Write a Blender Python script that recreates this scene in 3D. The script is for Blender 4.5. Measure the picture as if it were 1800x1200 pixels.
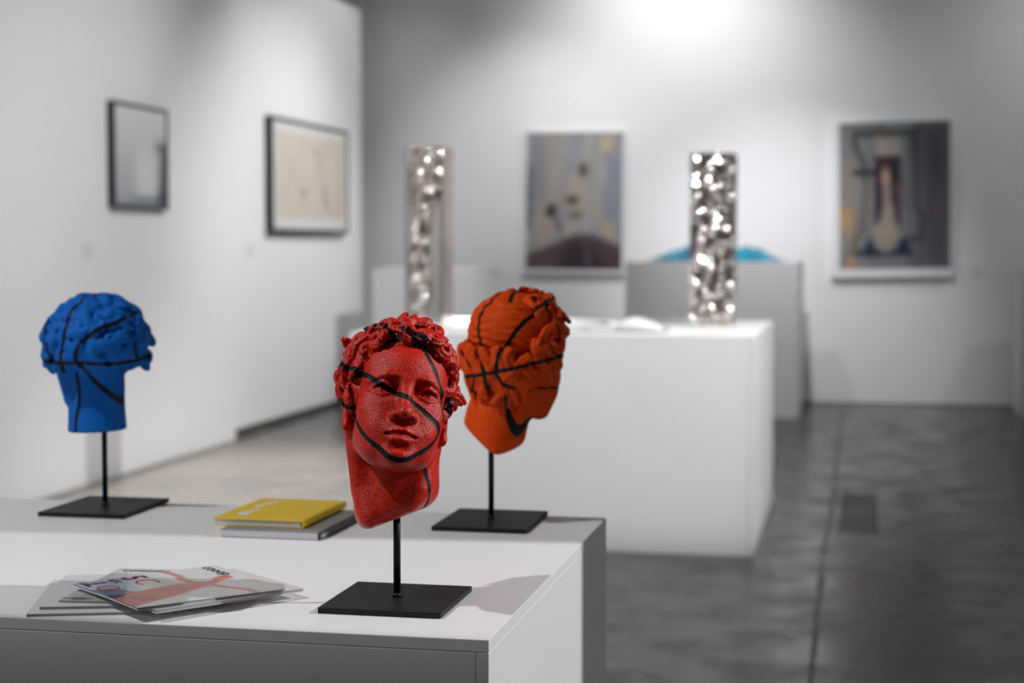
import bpy, bmesh, math, random
import numpy as np
from mathutils import Vector, Matrix, Euler

for o in list(bpy.data.objects): bpy.data.objects.remove(o, do_unlink=True)
SC = bpy.context.scene
COL = SC.collection
random.seed(3)

# ---------------------------------------------------------------- camera
cam = bpy.data.cameras.new('camera'); cam.lens = 60; cam.sensor_width = 36; cam.sensor_fit = 'HORIZONTAL'
cam.clip_start = .05; cam.clip_end = 100
cam.dof.use_dof = True; cam.dof.focus_distance = 2.53; cam.dof.aperture_fstop = 3.4
camera = bpy.data.objects.new('camera', cam); COL.objects.link(camera)
camera.location = (0, 0, 1.45); camera.rotation_euler = (math.radians(90 - 3.2052), 0, math.radians(11.7504))
SC.camera = camera

# ---------------------------------------------------------------- world, colour management
world = bpy.data.worlds.new('world'); SC.world = world; world.use_nodes = True
world.node_tree.nodes['Background'].inputs[0].default_value = (.5, .5, .5, 1)
world.node_tree.nodes['Background'].inputs[1].default_value = .0
VS = SC.view_settings
VS.view_transform = 'Standard'; VS.look = 'None'; VS.gamma = 1; VS.use_curve_mapping = False
VS.exposure = 0.8
SC.cycles.use_denoising = True
SC.cycles.max_bounces = 8; SC.cycles.diffuse_bounces = 5; SC.cycles.glossy_bounces = 4
SC.cycles.transparent_max_bounces = 6; SC.cycles.caustics_reflective = False; SC.cycles.caustics_refractive = False
SC.cycles.sample_clamp_indirect = 6

# ---------------------------------------------------------------- gallery spotlights (ceiling track lamps) and added fill
def spot(name, loc, aim, watts, cone, blend=.6, radius=.04, color=(.995, .992, 1.0), shutters=()):
    l = bpy.data.lights.new(name, 'SPOT'); l.energy = watts; l.spot_size = math.radians(cone); l.spot_blend = blend
    l.shadow_soft_size = radius; l.color = color
    o = bpy.data.objects.new(name, l); COL.objects.link(o); o.location = loc
    q = (Vector(aim) - Vector(loc)).to_track_quat('-Z', 'Y'); o.rotation_euler = q.to_euler()
    if shutters:                      # framing shutters of a profile lamp: straight cuts of the beam
        l.use_nodes = True; nt = l.node_tree; em = nt.nodes['Emission']
        tc = nt.nodes.new('ShaderNodeTexCoord'); last = None
        M = q.to_matrix().transposed()
        for p0, p1, keep, soft in shutters:      # plane through the lamp and two points; `keep` lies inside the beam
            n = (Vector(p0) - Vector(loc)).cross(Vector(p1) - Vector(loc)).normalized()
            if n.dot(Vector(keep) - Vector(loc)) < 0: n = -n
            n = M @ n
            d = nt.nodes.new('ShaderNodeVectorMath'); d.operation = 'DOT_PRODUCT'; d.inputs[1].default_value = n
            nt.links.new(tc.outputs['Normal'], d.inputs[0])
            mr = nt.nodes.new('ShaderNodeMapRange'); mr.interpolation_type = 'SMOOTHSTEP'
            mr.inputs[1].default_value = -soft; mr.inputs[2].default_value = soft
            nt.links.new(d.outputs['Value'], mr.inputs[0])
            if last is None: last = mr.outputs[0]
            else:
                mu = nt.nodes.new('ShaderNodeMath'); mu.operation = 'MULTIPLY'
                nt.links.new(last, mu.inputs[0]); nt.links.new(mr.outputs[0], mu.inputs[1]); last = mu.outputs[0]
        nt.links.new(last, em.inputs['Strength'])
    return o

# on the front plinth: one lamp from the right, one from the left, both framed to the front of the plinth
LAMPS = [
    ('table_lamp_right', (3.3, 3.46, 3.4), (-.75, 2.6, 1.0), 405, 34, .5, .02, [((-.5, 3.10, .9), (-.5, 3.10, 0), (-.8, 2.5, .9), .004)]),
    ('table_lamp_left', (-3.0, 1.25, 4.5), (-.95, 2.75, 1.0), 230, 42, .5, .03, [((-2, 2.30, .9), (-.5, 2.30, .9), (-.8, 2.9, .9), .003)]),
    # the middle plinth with its steel columns
    ('plinth_lamp_front', (-2.0, 3.4, 4.4), (-1.4, 8.3, .9), 250, 34, .8, .04, [((-2.4, 7.97, 0), (-.5, 7.97, 0), (-1.4, 8.3, 1), .012), ((-.5, 7.97, 0), (-.5, 7.97, 1), (-1.4, 8.3, 1), .012)]),
    ('plinth_lamp_right', (1.9, 6.6, 4.4), (-1.0, 8.6, 1.0), 760, 44, .8, .04, [((-.5, 7.97, 0), (-.5, 9.7, 0), (-1.4, 8.3, 1), .012), ((-2.4, 7.97, 0), (-.5, 7.97, 0), (-1.4, 8.3, 1), .012)]),
    ('plinth_lamp_left', (-3.9, 6.8, 4.4), (-2.0, 8.6, 1.1), 80, 44, .8, .04, ()),
    # the left partition wall
    ('wall_wash_far', (-2.7, 14.6, 4.4), (-4.69, 14.7, 2.8), 52, 90, 1, .04, ()),
    ('wall_wash_middle', (-1.0, 12.6, 4.5), (-4.69, 13.2, .9), 420, 70, 1, .04, ()),
    ('wall_wash_near', (-.9, 9.4, 4.5), (-4.63, 9.8, .9), 225, 75, 1, .04, ()),
    ('wall_wash_close', (-1.0, 6.4, 4.5), (-4.63, 7.0, .9), 160, 75, 1, .04, ()),
    # the back wall
    ('back_wall_spot', (-1.72, 14.0, 4.4), (-1.72, 15.95, 2.95), 130, 98, 1, .04, ()),
    ('back_wall_wash', (-.75, 12.8, 4.4), (-.75, 15.95, .5), 285, 52, 1, .04, ()),
    ('back_wall_wash_left', (-3.2, 14.3, 4.4), (-3.1, 15.95, 1.2), 66, 74, 1, .04, ()),
    ('back_wall_wash_right', (3.0, 14.7, 4.4), (.8, 15.95, 2.1), 66, 80, 1, .04, ()),
    # added fill for the unseen room behind and beside us; then the aisle
    ('fill_wash_behind', (-1.9, -.6, 4.4), (-4.63, -.6, 1.5), 320, 90, 1, .04, ()),  # added unseen fill: brightens the wall mirrored in the left column
    ('fill_wash_right', (3.4, 6.0, 4.4), (6, 6.0, 1.8), 600, 110, 1, .04, ()),  # added unseen fill: raises ambient light and the columns' surroundings
    ('aisle_lamp', (-3.2, 9.6, 4.5), (-3.3, 9.9, 0), 2500, 60, 1, .04, [((-4.5, 8, 0), (-4.5, 11, 0), (-3.2, 9.6, 0), .02)]),
]
for nm, loc, aim, watts, cone, blend, rad, sh in LAMPS:
    spot(nm, loc, aim, watts, cone, blend, rad, shutters=sh)
# ---------------------------------------------------------------- helpers
def lin(c):
    c = np.asarray(c, float) / 255.0
    return np.where(c <= .04045, c / 12.92, ((c + .055) / 1.055) ** 2.4)
def rgb(*c): return tuple(lin(c)) + (1,)

class N:
    """small node builder"""
    def __init__(self, name):
        self.m = bpy.data.materials.new(name); self.m.use_nodes = True
        self.t = self.m.node_tree; self.b = self.t.nodes['Principled BSDF']; self.out = self.t.nodes['Material Output']
    def n(self, kind, **kw):
        x = self.t.nodes.new('ShaderNode' + kind)
        for k, v in kw.items():
            if k in x.inputs: x.inputs[k].default_value = v
            else: setattr(x, k, v)
        return x
    def l(self, a, b): self.t.links.new(a, b)
    def set(self, **kw):
        for k, v in kw.items(): self.b.inputs[k.replace('_', ' ')].default_value = v
        return self
    def coord(self, scale=1.0, kind='Object'):
        tc = self.n('TexCoord'); mp = self.n('Mapping'); mp.inputs['Scale'].default_value = (scale,) * 3 if np.isscalar(scale) else scale
        self.l(tc.outputs[kind], mp.inputs['Vector']); return mp.outputs['Vector']
    def ramp(self, fac, stops):
        r = self.n('ValToRGB'); e = r.color_ramp.elements
        e[0].position, e[0].color = stops[0]; e[1].position, e[1].color = stops[-1]
        for p, c in stops[1:-1]:
            q = e.new(p); q.color = c
        self.l(fac, r.inputs[0]); return r.outputs[0]
    def bump(self, h, strength=.3, dist=.001):
        b = self.n('Bump', Strength=strength, Distance=dist); self.l(h, b.inputs['Height']); self.l(b.outputs[0], self.b.inputs['Normal'])

def painted(name, base, vary=.03, rough=.55, scale=3.0, bump=.05):
    k = N(name); k.set(Roughness=rough)
    v = k.coord(1.0); nz = k.n('TexNoise', Scale=scale, Detail=5.0); k.l(v, nz.inputs['Vector'])
    lo = tuple(c * (1 - vary) for c in base[:3]) + (1,); hi = tuple(min(1, c * (1 + vary)) for c in base[:3]) + (1,)
    k.l(k.ramp(nz.outputs[0], [(.3, lo), (.7, hi)]), k.b.inputs['Base Color'])
    if bump:
        n2 = k.n('TexNoise', Scale=220.0, Detail=3.0); k.l(v, n2.inputs['Vector']); k.bump(n2.outputs[0], bump, .001)
    return k.m

def plain(name, base, rough=.5, metal=0.0, grain=120.0, vary=.06, bump=.05, **kw):
    k = N(name); k.set(Roughness=rough, Metallic=metal)
    for a, b in kw.items(): k.b.inputs[a.replace('_', ' ')].default_value = b
    v = k.coord(1.0); nz = k.n('TexNoise', Scale=grain, Detail=3.0); k.l(v, nz.inputs['Vector'])
    lo = tuple(c * (1 - vary) for c in base[:3]) + (1,); hi = tuple(min(1, c * (1 + vary)) for c in base[:3]) + (1,)
    k.l(k.ramp(nz.outputs[0], [(.3, lo), (.7, hi)]), k.b.inputs['Base Color'])
    if bump: k.bump(nz.outputs[0], bump, .0005)
    return k.m

def print_mat(name, rough=.35, coat=0.0):
    """printed or painted sheet: colour comes from the sheet's own colour attribute"""
    k = N(name); a = k.n('VertexColor', layer_name='print')
    nz = k.n('TexNoise', Scale=300.0, Detail=2.0); k.l(k.coord(1.0), nz.inputs['Vector'])
    mx = k.n('MixRGB', blend_type='MULTIPLY'); mx.inputs[0].default_value = .08
    k.l(a.outputs[0], mx.inputs[1]); k.l(nz.outputs[0], mx.inputs[2]); k.l(mx.outputs[0], k.b.inputs['Base Color'])
    k.set(Roughness=rough, Coat_Weight=coat); return k.m

def finish(o, mat=None, parent=None, smooth=False):
    if mat is not None: o.data.materials.append(mat)
    if parent is not None: o.parent = parent
    if smooth: o.data.shade_smooth()
    COL.objects.link(o); return o

def obj(name, V, Fc, mat=None, parent=None, smooth=False):
    me = bpy.data.meshes.new(name); me.from_pydata([tuple(map(float, v)) for v in V], [], [tuple(map(int, f)) for f in Fc]); me.update()
    return finish(bpy.data.objects.new(name, me), mat, parent, smooth)

def from_bm(name, bm, mat=None, parent=None, smooth=False):
    me = bpy.data.meshes.new(name); bm.normal_update(); bm.to_mesh(me); bm.free()
    return finish(bpy.data.objects.new(name, me), mat, parent, smooth)

def add_box(bm, lo, hi, bevel=0.0, seg=2):
    r = bmesh.ops.create_cube(bm, size=1.0)['verts']
    for v in r:
        v.co = Vector([lo[i] + (v.co[i] + .5) * (hi[i] - lo[i]) for i in range(3)])
    if bevel:
        ed = list({e for v in r for e in v.link_edges})
        bmesh.ops.bevel(bm, geom=ed, offset=bevel, segments=seg, affect='EDGES', profile=.5)

def box(name, lo, hi, mat, parent=None, bevel=0.0, seg=2):
    bm = bmesh.new(); add_box(bm, lo, hi, bevel, seg); return from_bm(name, bm, mat, parent)

def empty(name, loc, rz=0.0):
    o = bpy.data.objects.new(name, None); o.empty_display_size = .1; o.location = loc; o.rotation_euler = (0, 0, rz); COL.objects.link(o); return o

def tag(o, label, cat, group=None):
    o['label'] = label; o['category'] = cat
    if group: o['group'] = group
    return o
def structure(o, label=None):
    o['kind'] = 'structure'
    if label: o['label'] = label
    return o

def sheet(name, nx, ny, pos, col, mat, parent=None, smooth=True):
    """a grid of quads over u, v in 0..1 carrying its print as a colour attribute"""
    u, v = np.meshgrid(np.linspace(0, 1, nx), np.linspace(0, 1, ny), indexing='ij')
    X, Y, Z = pos(u, v); V = np.stack([X.ravel(), Y.ravel(), Z.ravel()], 1)
    i = np.arange((nx - 1) * (ny - 1)); a = (i // (ny - 1)) * ny + i % (ny - 1)
    Fc = np.stack([a, a + ny, a + ny + 1, a + 1], 1)
    me = bpy.data.meshes.new(name); me.from_pydata(V.tolist(), [], Fc.tolist()); me.update()
    if col is not None:
        c = np.concatenate([lin(col(u, v)).reshape(-1, 3), np.ones((u.size, 1))], 1)
        at = me.color_attributes.new('print', 'FLOAT_COLOR', 'POINT'); at.data.foreach_set('color', c.ravel().astype(np.float32))
    return finish(bpy.data.objects.new(name, me), mat, parent, smooth)


class Canvas:
    def __init__(self, u, v, base):
        self.u, self.v = u, v; self.c = np.empty(u.shape + (3,)); self.c[...] = base
    def mix(self, m, col):
        m = np.clip(m, 0, 1)[..., None]; self.c = self.c * (1 - m) + np.array(col, float) * m
    def blob(self, x, y, rx, ry, col, a=1.0, soft=.5, rot=0.0):
        du, dv = self.u - x, self.v - y; cs, sn = math.cos(rot), math.sin(rot)
        d = np.sqrt(((du * cs + dv * sn) / rx) ** 2 + ((-du * sn + dv * cs) / ry) ** 2)
        self.mix(a * np.clip((1 - d) / soft, 0, 1), col)
    def bar(self, x0, y0, x1, y1, w, col, a=1.0, soft=.4):
        dx, dy = x1 - x0, y1 - y0; L = dx * dx + dy * dy + 1e-9
        t = np.clip(((self.u - x0) * dx + (self.v - y0) * dy) / L, 0, 1)
        d = np.hypot(self.u - x0 - dx * t, self.v - y0 - dy * t)
        self.mix(a * np.clip((w - d) / (w * soft), 0, 1), col)
    def path(self, pts, w, col, a=1.0, soft=.4):
        for p, q in zip(pts[:-1], pts[1:]): self.bar(*p, *q, w, col, a, soft)
    def rect(self, x0, y0, x1, y1, col, a=1.0, soft=.02):
        m = np.minimum(np.minimum(self.u - x0, x1 - self.u), np.minimum(self.v - y0, y1 - self.v))
        self.mix(a * np.clip(m / soft + .5, 0, 1), col)
    def poly(self, pts, col, a=1.0, soft=.02):
        """convex polygon, counter-clockwise"""
        m = np.full(self.u.shape, 9.0)
        for (x0, y0), (x1, y1) in zip(pts, pts[1:] + pts[:1]):
            L = math.hypot(x1 - x0, y1 - y0)
            m = np.minimum(m, ((x1 - x0) * (self.v - y0) - (y1 - y0) * (self.u - x0)) / L)
        self.mix(a * np.clip(m / soft + .5, 0, 1), col)
    def noise(self, amp, fx, fy, seed):
        r = np.random.default_rng(seed); s = np.zeros(self.u.shape)
        for _ in range(14):
            s += np.sin(self.u * fx * r.uniform(.3, 1.5) * 6.28 + r.uniform(0, 6.28) + 1.5 * np.sin(self.v * fy * r.uniform(.5, 1.5) * 6.28 + r.uniform(0, 6.28)))
        self.c = np.clip(self.c + (s / 3.7)[..., None] * amp, 0, 255)

def text_mesh(body, size, spacing=1.0, bold=0.0):
    """outline of some lettering as flat vertices and faces"""
    cu = bpy.data.curves.new('lettering', 'FONT'); cu.body = body; cu.size = size; cu.space_character = spacing; cu.offset = bold; cu.resolution_u = 3
    o = bpy.data.objects.new('lettering', cu); COL.objects.link(o)
    dg = bpy.context.evaluated_depsgraph_get(); me = bpy.data.meshes.new_from_object(o.evaluated_get(dg))
    V = np.array([v.co[:] for v in me.vertices]) if len(me.vertices) else np.zeros((0, 3)); Fc = [tuple(p.vertices) for p in me.polygons]
    bpy.data.objects.remove(o); bpy.data.curves.remove(cu); bpy.data.meshes.remove(me)
    return V, Fc
# ---------------------------------------------------------------- sculpted heads
# Signed distance modelling on a grid (mm; x right, w forward out of the face, z up,
# z = 0 on the eye line), turned into one continuous skin with surface nets.
class Sculpt:
    def __init__(self, lo, hi, h):
        self.lo = np.array(lo, np.float32); self.h = np.float32(h)
        self.n = [int(math.ceil((b - a) / h)) + 1 for a, b in zip(lo, hi)]
        self.D = np.full(self.n, 60.0, np.float32)
        self.ax = [self.lo[i] + self.h * np.arange(self.n[i], dtype=np.float32) for i in range(3)]
    def region(self, lo, hi):
        s = []
        for i in range(3):
            a = max(0, int(math.floor((lo[i] - self.lo[i]) / self.h)))
            b = min(self.n[i], int(math.ceil((hi[i] - self.lo[i]) / self.h)) + 1)
            if b <= a: return None
            s.append(slice(a, b))
        return tuple(s)
    def coords(self, s):
        return (self.ax[0][s[0]][:, None, None], self.ax[1][s[1]][None, :, None], self.ax[2][s[2]][None, None, :])
    def add(self, d, s, k):
        A = self.D[s]
        if k > 0:
            hh = np.maximum(k - np.abs(A - d), 0) / k
            self.D[s] = np.minimum(A, d) - hh * hh * (k * .25)
        else:
            self.D[s] = np.minimum(A, d)
    def sub(self, d, s, k):
        A = self.D[s]; d = -d
        if k > 0:
            hh = np.maximum(k - np.abs(A - d), 0) / k
            self.D[s] = np.maximum(A, d) + hh * hh * (k * .25)
        else:
            self.D[s] = np.maximum(A, d)
    def ell(self, c, r, k=8, cut=False, rot=None, pad=14):
        m = max(r) + pad + k if rot is not None else None
        lo = [c[i] - (m or r[i] + pad + k) for i in range(3)]; hi = [c[i] + (m or r[i] + pad + k) for i in range(3)]
        s = self.region(lo, hi)
        if s is None: return
        X, W, Z = self.coords(s); X = X - c[0]; W = W - c[1]; Z = Z - c[2]
        if rot is not None:
            X, W, Z = [rot[i][0] * X + rot[i][1] * W + rot[i][2] * Z for i in range(3)]
        p0 = np.sqrt((X / r[0]) ** 2 + (W / r[1]) ** 2 + (Z / r[2]) ** 2)
        p1 = np.sqrt((X / r[0] ** 2) ** 2 + (W / r[1] ** 2) ** 2 + (Z / r[2] ** 2) ** 2) + 1e-6
        d = p0 * (p0 - 1) / p1
        (self.sub if cut else self.add)(d.astype(np.float32), s, k)
    def tube(self, pts, rad, k=4, cut=False, pad=10):
        P = np.asarray(pts, np.float32); n = len(P)
        R = np.full(n, rad, np.float32) if np.isscalar(rad) else np.asarray(rad, np.float32)
        m = R.max() + pad + k
        s = self.region(P.min(0) - m, P.max(0) + m)
        if s is None: return
        X, W, Z = self.coords(s); d = None
        for i in range(n - 1):
            a = P[i]; b = P[i + 1] - a; L = float(b @ b) + 1e-9
            x = X - a[0]; w = W - a[1]; z = Z - a[2]
            t = np.clip((x * b[0] + w * b[1] + z * b[2]) / L, 0, 1)
            e = np.sqrt((x - b[0] * t) ** 2 + (w - b[1] * t) ** 2 + (z - b[2] * t) ** 2) - (R[i] + (R[i + 1] - R[i]) * t)
            d = e if d is None else np.minimum(d, e)
        (self.sub if cut else self.add)(d, s, k)
    def plane_cut(self, p, n, k=6, bow=None):
        n = np.asarray(n, np.float32); n = n / np.linalg.norm(n)
        s = (slice(None),) * 3
        X, W, Z = self.coords(s)
        d = (X - p[0]) * n[0] + (W - p[1]) * n[1] + (Z - p[2]) * n[2]      # keep d < 0
        if bow is not None: d = d + bow(X, W, Z)
        self.sub(-d, s, k)
    def mesh(self):
        D = self.D; n = D.shape
        ins = D < 0
        c = [ins[i:n[0] - 1 + i, j:n[1] - 1 + j, k:n[2] - 1 + k] for i in (0, 1) for j in (0, 1) for k in (0, 1)]
        cnt = sum(a.astype(np.int8) for a in c)
        cells = np.argwhere((cnt > 0) & (cnt < 8))
        idx = np.full([m - 1 for m in n], -1, np.int32)
        idx[cells[:, 0], cells[:, 1], cells[:, 2]] = np.arange(len(cells))
        acc = np.zeros((len(cells), 3)); num = np.zeros(len(cells))
        cor = [(i, j, k) for i in (0, 1) for j in (0, 1) for k in (0, 1)]
        val = {q: D[cells[:, 0] + q[0], cells[:, 1] + q[1], cells[:, 2] + q[2]] for q in cor}
        for a in cor:
            for d in range(3):
                if a[d]: continue
                b = list(a); b[d] = 1; b = tuple(b)
                va, vb = val[a], val[b]; m = (va < 0) != (vb < 0)
                t = va[m] / (va[m] - vb[m]); p = np.tile(np.array(a, float), (m.sum(), 1)); p[:, d] = t
                acc[m] += p; num[m] += 1
        V = (cells + acc / num[:, None]) * float(self.h) + self.lo
        Q = []
        for d in range(3):
            e1, e2 = [(1, 2), (2, 0), (0, 1)][d]
            sa = [slice(1, m - 1) for m in n]; sa[d] = slice(0, n[d] - 1)
            sb = list(sa); sb[d] = slice(1, n[d])
            A = ins[tuple(sa)]; B = ins[tuple(sb)]
            g = np.argwhere(A != B); off = np.ones(3, int); off[d] = 0; g = g + off
            u1 = np.zeros(3, int); u1[e1] = 1; u2 = np.zeros(3, int); u2[e2] = 1
            q = np.stack([idx[tuple((g - u1 - u2).T)], idx[tuple((g - u2).T)], idx[tuple(g.T)], idx[tuple((g - u1).T)]], 1)
            fl = ~ins[tuple(g.T)]
            q[fl] = q[fl][:, ::-1]
            Q.append(q)
        return V, np.concatenate(Q)

def smooth_mesh(V, Q, it=2, f=.5):
    e = np.concatenate([Q[:, [i, (i + 1) % 4]] for i in range(4)])
    e = np.concatenate([e, e[:, ::-1]])
    deg = np.bincount(e[:, 0], minlength=len(V))[:, None]
    for _ in range(it):
        for ff in (f, -f * 1.04):
            S = np.stack([np.bincount(e[:, 0], V[e[:, 1], i], len(V)) for i in range(3)], 1) / deg
            V = V + (S - V) * ff
    return V

def unit(v):
    v = np.asarray(v, float); return v / np.linalg.norm(v)

def snail(S, c, n, rng, size=1.0, strands=3, turns=.9, k=1.2, lift=7, hole=False, tail=None):
    """one carved ringlet: a band of parallel strands winding in towards a drilled centre"""
    n = unit(n); t = unit(np.cross(n, rng.normal(size=3))); b = np.cross(n, t)
    sg = rng.choice([-1, 1]); th0 = rng.uniform(0, 6.28); ec = rng.uniform(.75, 1.0); m = 13
    tail = rng.uniform(0, 9) if tail is None else tail
    for j in range(strands):
        pts = []; rr = []
        for i in range(m):
            u = i / (m - 1)
            th = th0 + sg * u * turns * 6.283
            ra = size * ((17.5 - 4.3 * j) * (1 - u) ** .8 + (8.5 - 2.6 * j) * u + tail * max(0, .25 - u) * 4)
            hgt = size * (-8 + lift * math.sin(min(1, u * 1.3) * 2.0) + (0, 3.4, 3.0)[j] + 6 * u)
            pts.append(c + n * hgt + (t * math.cos(th) * ec + b * math.sin(th)) * ra)
            rr.append(size * (3.5 - 1.0 * u - (.2 * j)) * (.8 + .35 * math.sin(math.pi * min(1, u * 1.2 + .1))))
        S.tube(pts, rr, k=k, pad=6)
    if hole: S.ell(c + n * 3 * size, (4.2 * size, 4.2 * size, 5 * size), k=2, cut=True)

def lock(S, pts, rad, rng, strands=3, k=2.2, spread=.55):
    """a wavy lock of hair: several strands laid along one path"""
    P = np.asarray(pts, float); n = len(P)
    # resample smoothly (Catmull-Rom)
    out = []
    for i in range(n - 1):
        p0 = P[max(i - 1, 0)]; p1 = P[i]; p2 = P[i + 1]; p3 = P[min(i + 2, n - 1)]
        for t in np.linspace(0, 1, 4, endpoint=False):
            out.append(.5 * ((2 * p1) + (p2 - p0) * t + (2 * p0 - 5 * p1 + 4 * p2 - p3) * t * t + (3 * p1 - p0 - 3 * p2 + p3) * t ** 3))
    out.append(P[-1]); C = np.array(out); m = len(C)
    T = np.gradient(C, axis=0); T /= np.linalg.norm(T, axis=1)[:, None] + 1e-9
    ctr = np.array([0, -8, 30.]); Nn = C - ctr; Nn -= (Nn * T).sum(1)[:, None] * T; Nn /= np.linalg.norm(Nn, axis=1)[:, None] + 1e-9
    B = np.cross(T, Nn)
    u = np.linspace(0, 1, m); taper = rad * (1 - .45 * u ** 2) * (.75 + .25 * np.sin(np.pi * np.minimum(u * 1.6, 1)))
    for j in range(strands):
        o = (j - (strands - 1) / 2)
        tw = .35 * np.sin(u * 6 + j)
        Pj = C + B * (o * taper * spread * 1.25 * (1 + .0 * u))[:, None] + Nn * ((-abs(o) * .35 + tw * .3) * taper)[:, None]
        S.tube(Pj, taper * .62, k=k)
def base_head(S, chin=1.0, mouth=True):
    e = S.ell; t = S.tube
    e((0, -10, 36), (73, 90, 80), 0)
    e((0, 34, -20), (61, 57, 84), 26)
    e((0, 46, 34), (57, 44, 44), 24)                                  # forehead
    for s in (-1, 1):
        e((s * 41, 55, -30), (22, 24, 26), 22)                        # cheekbone
        e((s * 27, 66, -62), (24, 22, 26), 20)                        # cheek
        e((s * 42, 22, -66), (20, 30, 26), 24)                        # jaw corner
        e((s * 26, 52, -92), (24, 24, 18), 20)                        # jaw
    e((0, 62, -84), (30, 28, 26), 20)
    e((0, 79, -101), (20, 16, 15), 16)                                # chin
    if not mouth: return
    for s in (-1, 1):
        t([(s * 10, 84, 14), (s * 30, 84.5, 18), (s * 53, 65, 12)], [7, 8, 7], 10)      # brow
        e((s * 32, 96, -1), (21.5, 21, 14), 8, cut=True)               # socket
        e((s * 17, 97, 1), (9, 15, 13), 8, cut=True)
        e((s * 33, 66, -2), (17, 16, 15.5), 2)                        # eyeball
        t([(s * 17.5, 80, -4), (s * 25, 84.5, 5), (s * 34, 85, 8), (s * 44, 80, 4.5), (s * 52, 71, -3)], [2.2, 3, 3.3, 3.0, 2.4], 3)   # upper lid
        t([(s * 18, 79.5, -5), (s * 27, 82, -9.5), (s * 36, 81.5, -11), (s * 45, 77.5, -8), (s * 51, 71.5, -4)], [2, 2.6, 2.8, 2.5, 2], 3)  # lower lid
        t([(s * 24, 79.5, 1.8), (s * 33, 82.8, 3.6), (s * 42, 79.6, 1.6)], 1.0, 1.4, cut=True)
        e((s * 33, 82.6, -2.0), (3.4, 2.4, 3.4), 1.5, cut=True)       # drilled pupil
    t([(0, 82, 12), (0, 88.5, 0), (0, 96, -18), (0, 103, -36)], [9, 8, 8, 9], 9)       # nose
    e((0, 105.5, -40), (10.5, 10, 9.5), 6)
    for s in (-1, 1):
        e((s * 14, 96, -43.5), (8.2, 10.5, 8), 5)
        e((s * 8, 101, -51), (4.6, 6.6, 4.8), 2, cut=True)
    e((0, 80, -64), (27, 17, 17), 12)                                 # muzzle
    t([(0, 99, -52), (0, 101, -61)], 2.3, 4, cut=True)                # philtrum
    t([(-25, 84, -70.5), (-13, 93, -67), (-5, 96.5, -64.5), (0, 96, -65.5), (5, 96.5, -64.5), (13, 93, -67), (25, 84, -70.5)],
      [2.2, 4.8, 5.8, 5.4, 5.8, 4.8, 2.2], 3)
    t([(-21, 85, -74), (-10, 92.5, -77.5), (0, 94.5, -78.5), (10, 92.5, -77.5), (21, 85, -74)], [2.4, 5.8, 7.2, 5.8, 2.4], 3)
    t([(-27, 86, -71), (-12, 97.5, -70.8), (0, 102, -70), (12, 97.5, -70.8), (27, 86, -71)], [1.8, 2.8, 3.2, 2.8, 1.8], 1.6, cut=True)
    e((0, 98, -89), (18, 8, 5), 6, cut=True)

def ears(S):
    for s in (-1, 1):
        S.ell((s * 74, -6, -18), (8, 17, 28), 6)
        S.ell((s * 82, -2, -14), (5, 9, 17), 4, cut=True)
        S.ell((s * 75, 0, -44), (6.5, 9, 10), 5)

def scalp_points(rng, n, c, r, keep, jit=.25):
    g = (1 + 5 ** .5) / 2; out = []
    for i in range(n):
        z = 1 - 2 * (i + .5) / n; ph = 6.28318 * i / g + rng.uniform(-jit, jit) * .6; q = math.sqrt(max(0, 1 - z * z))
        z = min(1, max(-1, z + rng.uniform(-jit, jit) * .06))
        d = np.array([q * math.cos(ph), q * math.sin(ph), z])
        p = np.array(c) + d * np.array(r)
        if keep(p): out.append((p, unit(d / np.array(r))))
    return out

ROT_RED = (24.2, -20.0, 10.5); ROT_ORANGE = (138, 9, -3); ROT_BLUE = (-136, 0, 2)

def turn_matrix(rot):
    a, b, c = [math.radians(q) for q in rot]
    return np.array((Matrix.Rotation(a, 3, 'Z') @ Matrix.Rotation(b, 3, 'X') @ Matrix.Rotation(c, 3, 'Y')))

def hang(rot, pts):
    """points given upright around the head's centre (mm; world axes) in the head's own axes"""
    R = turn_matrix(rot); out = []
    for p in np.atleast_2d(np.asarray(pts, float)):
        q = R.T @ p; out.append((q[0], -q[1], q[2]))
    return out

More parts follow.
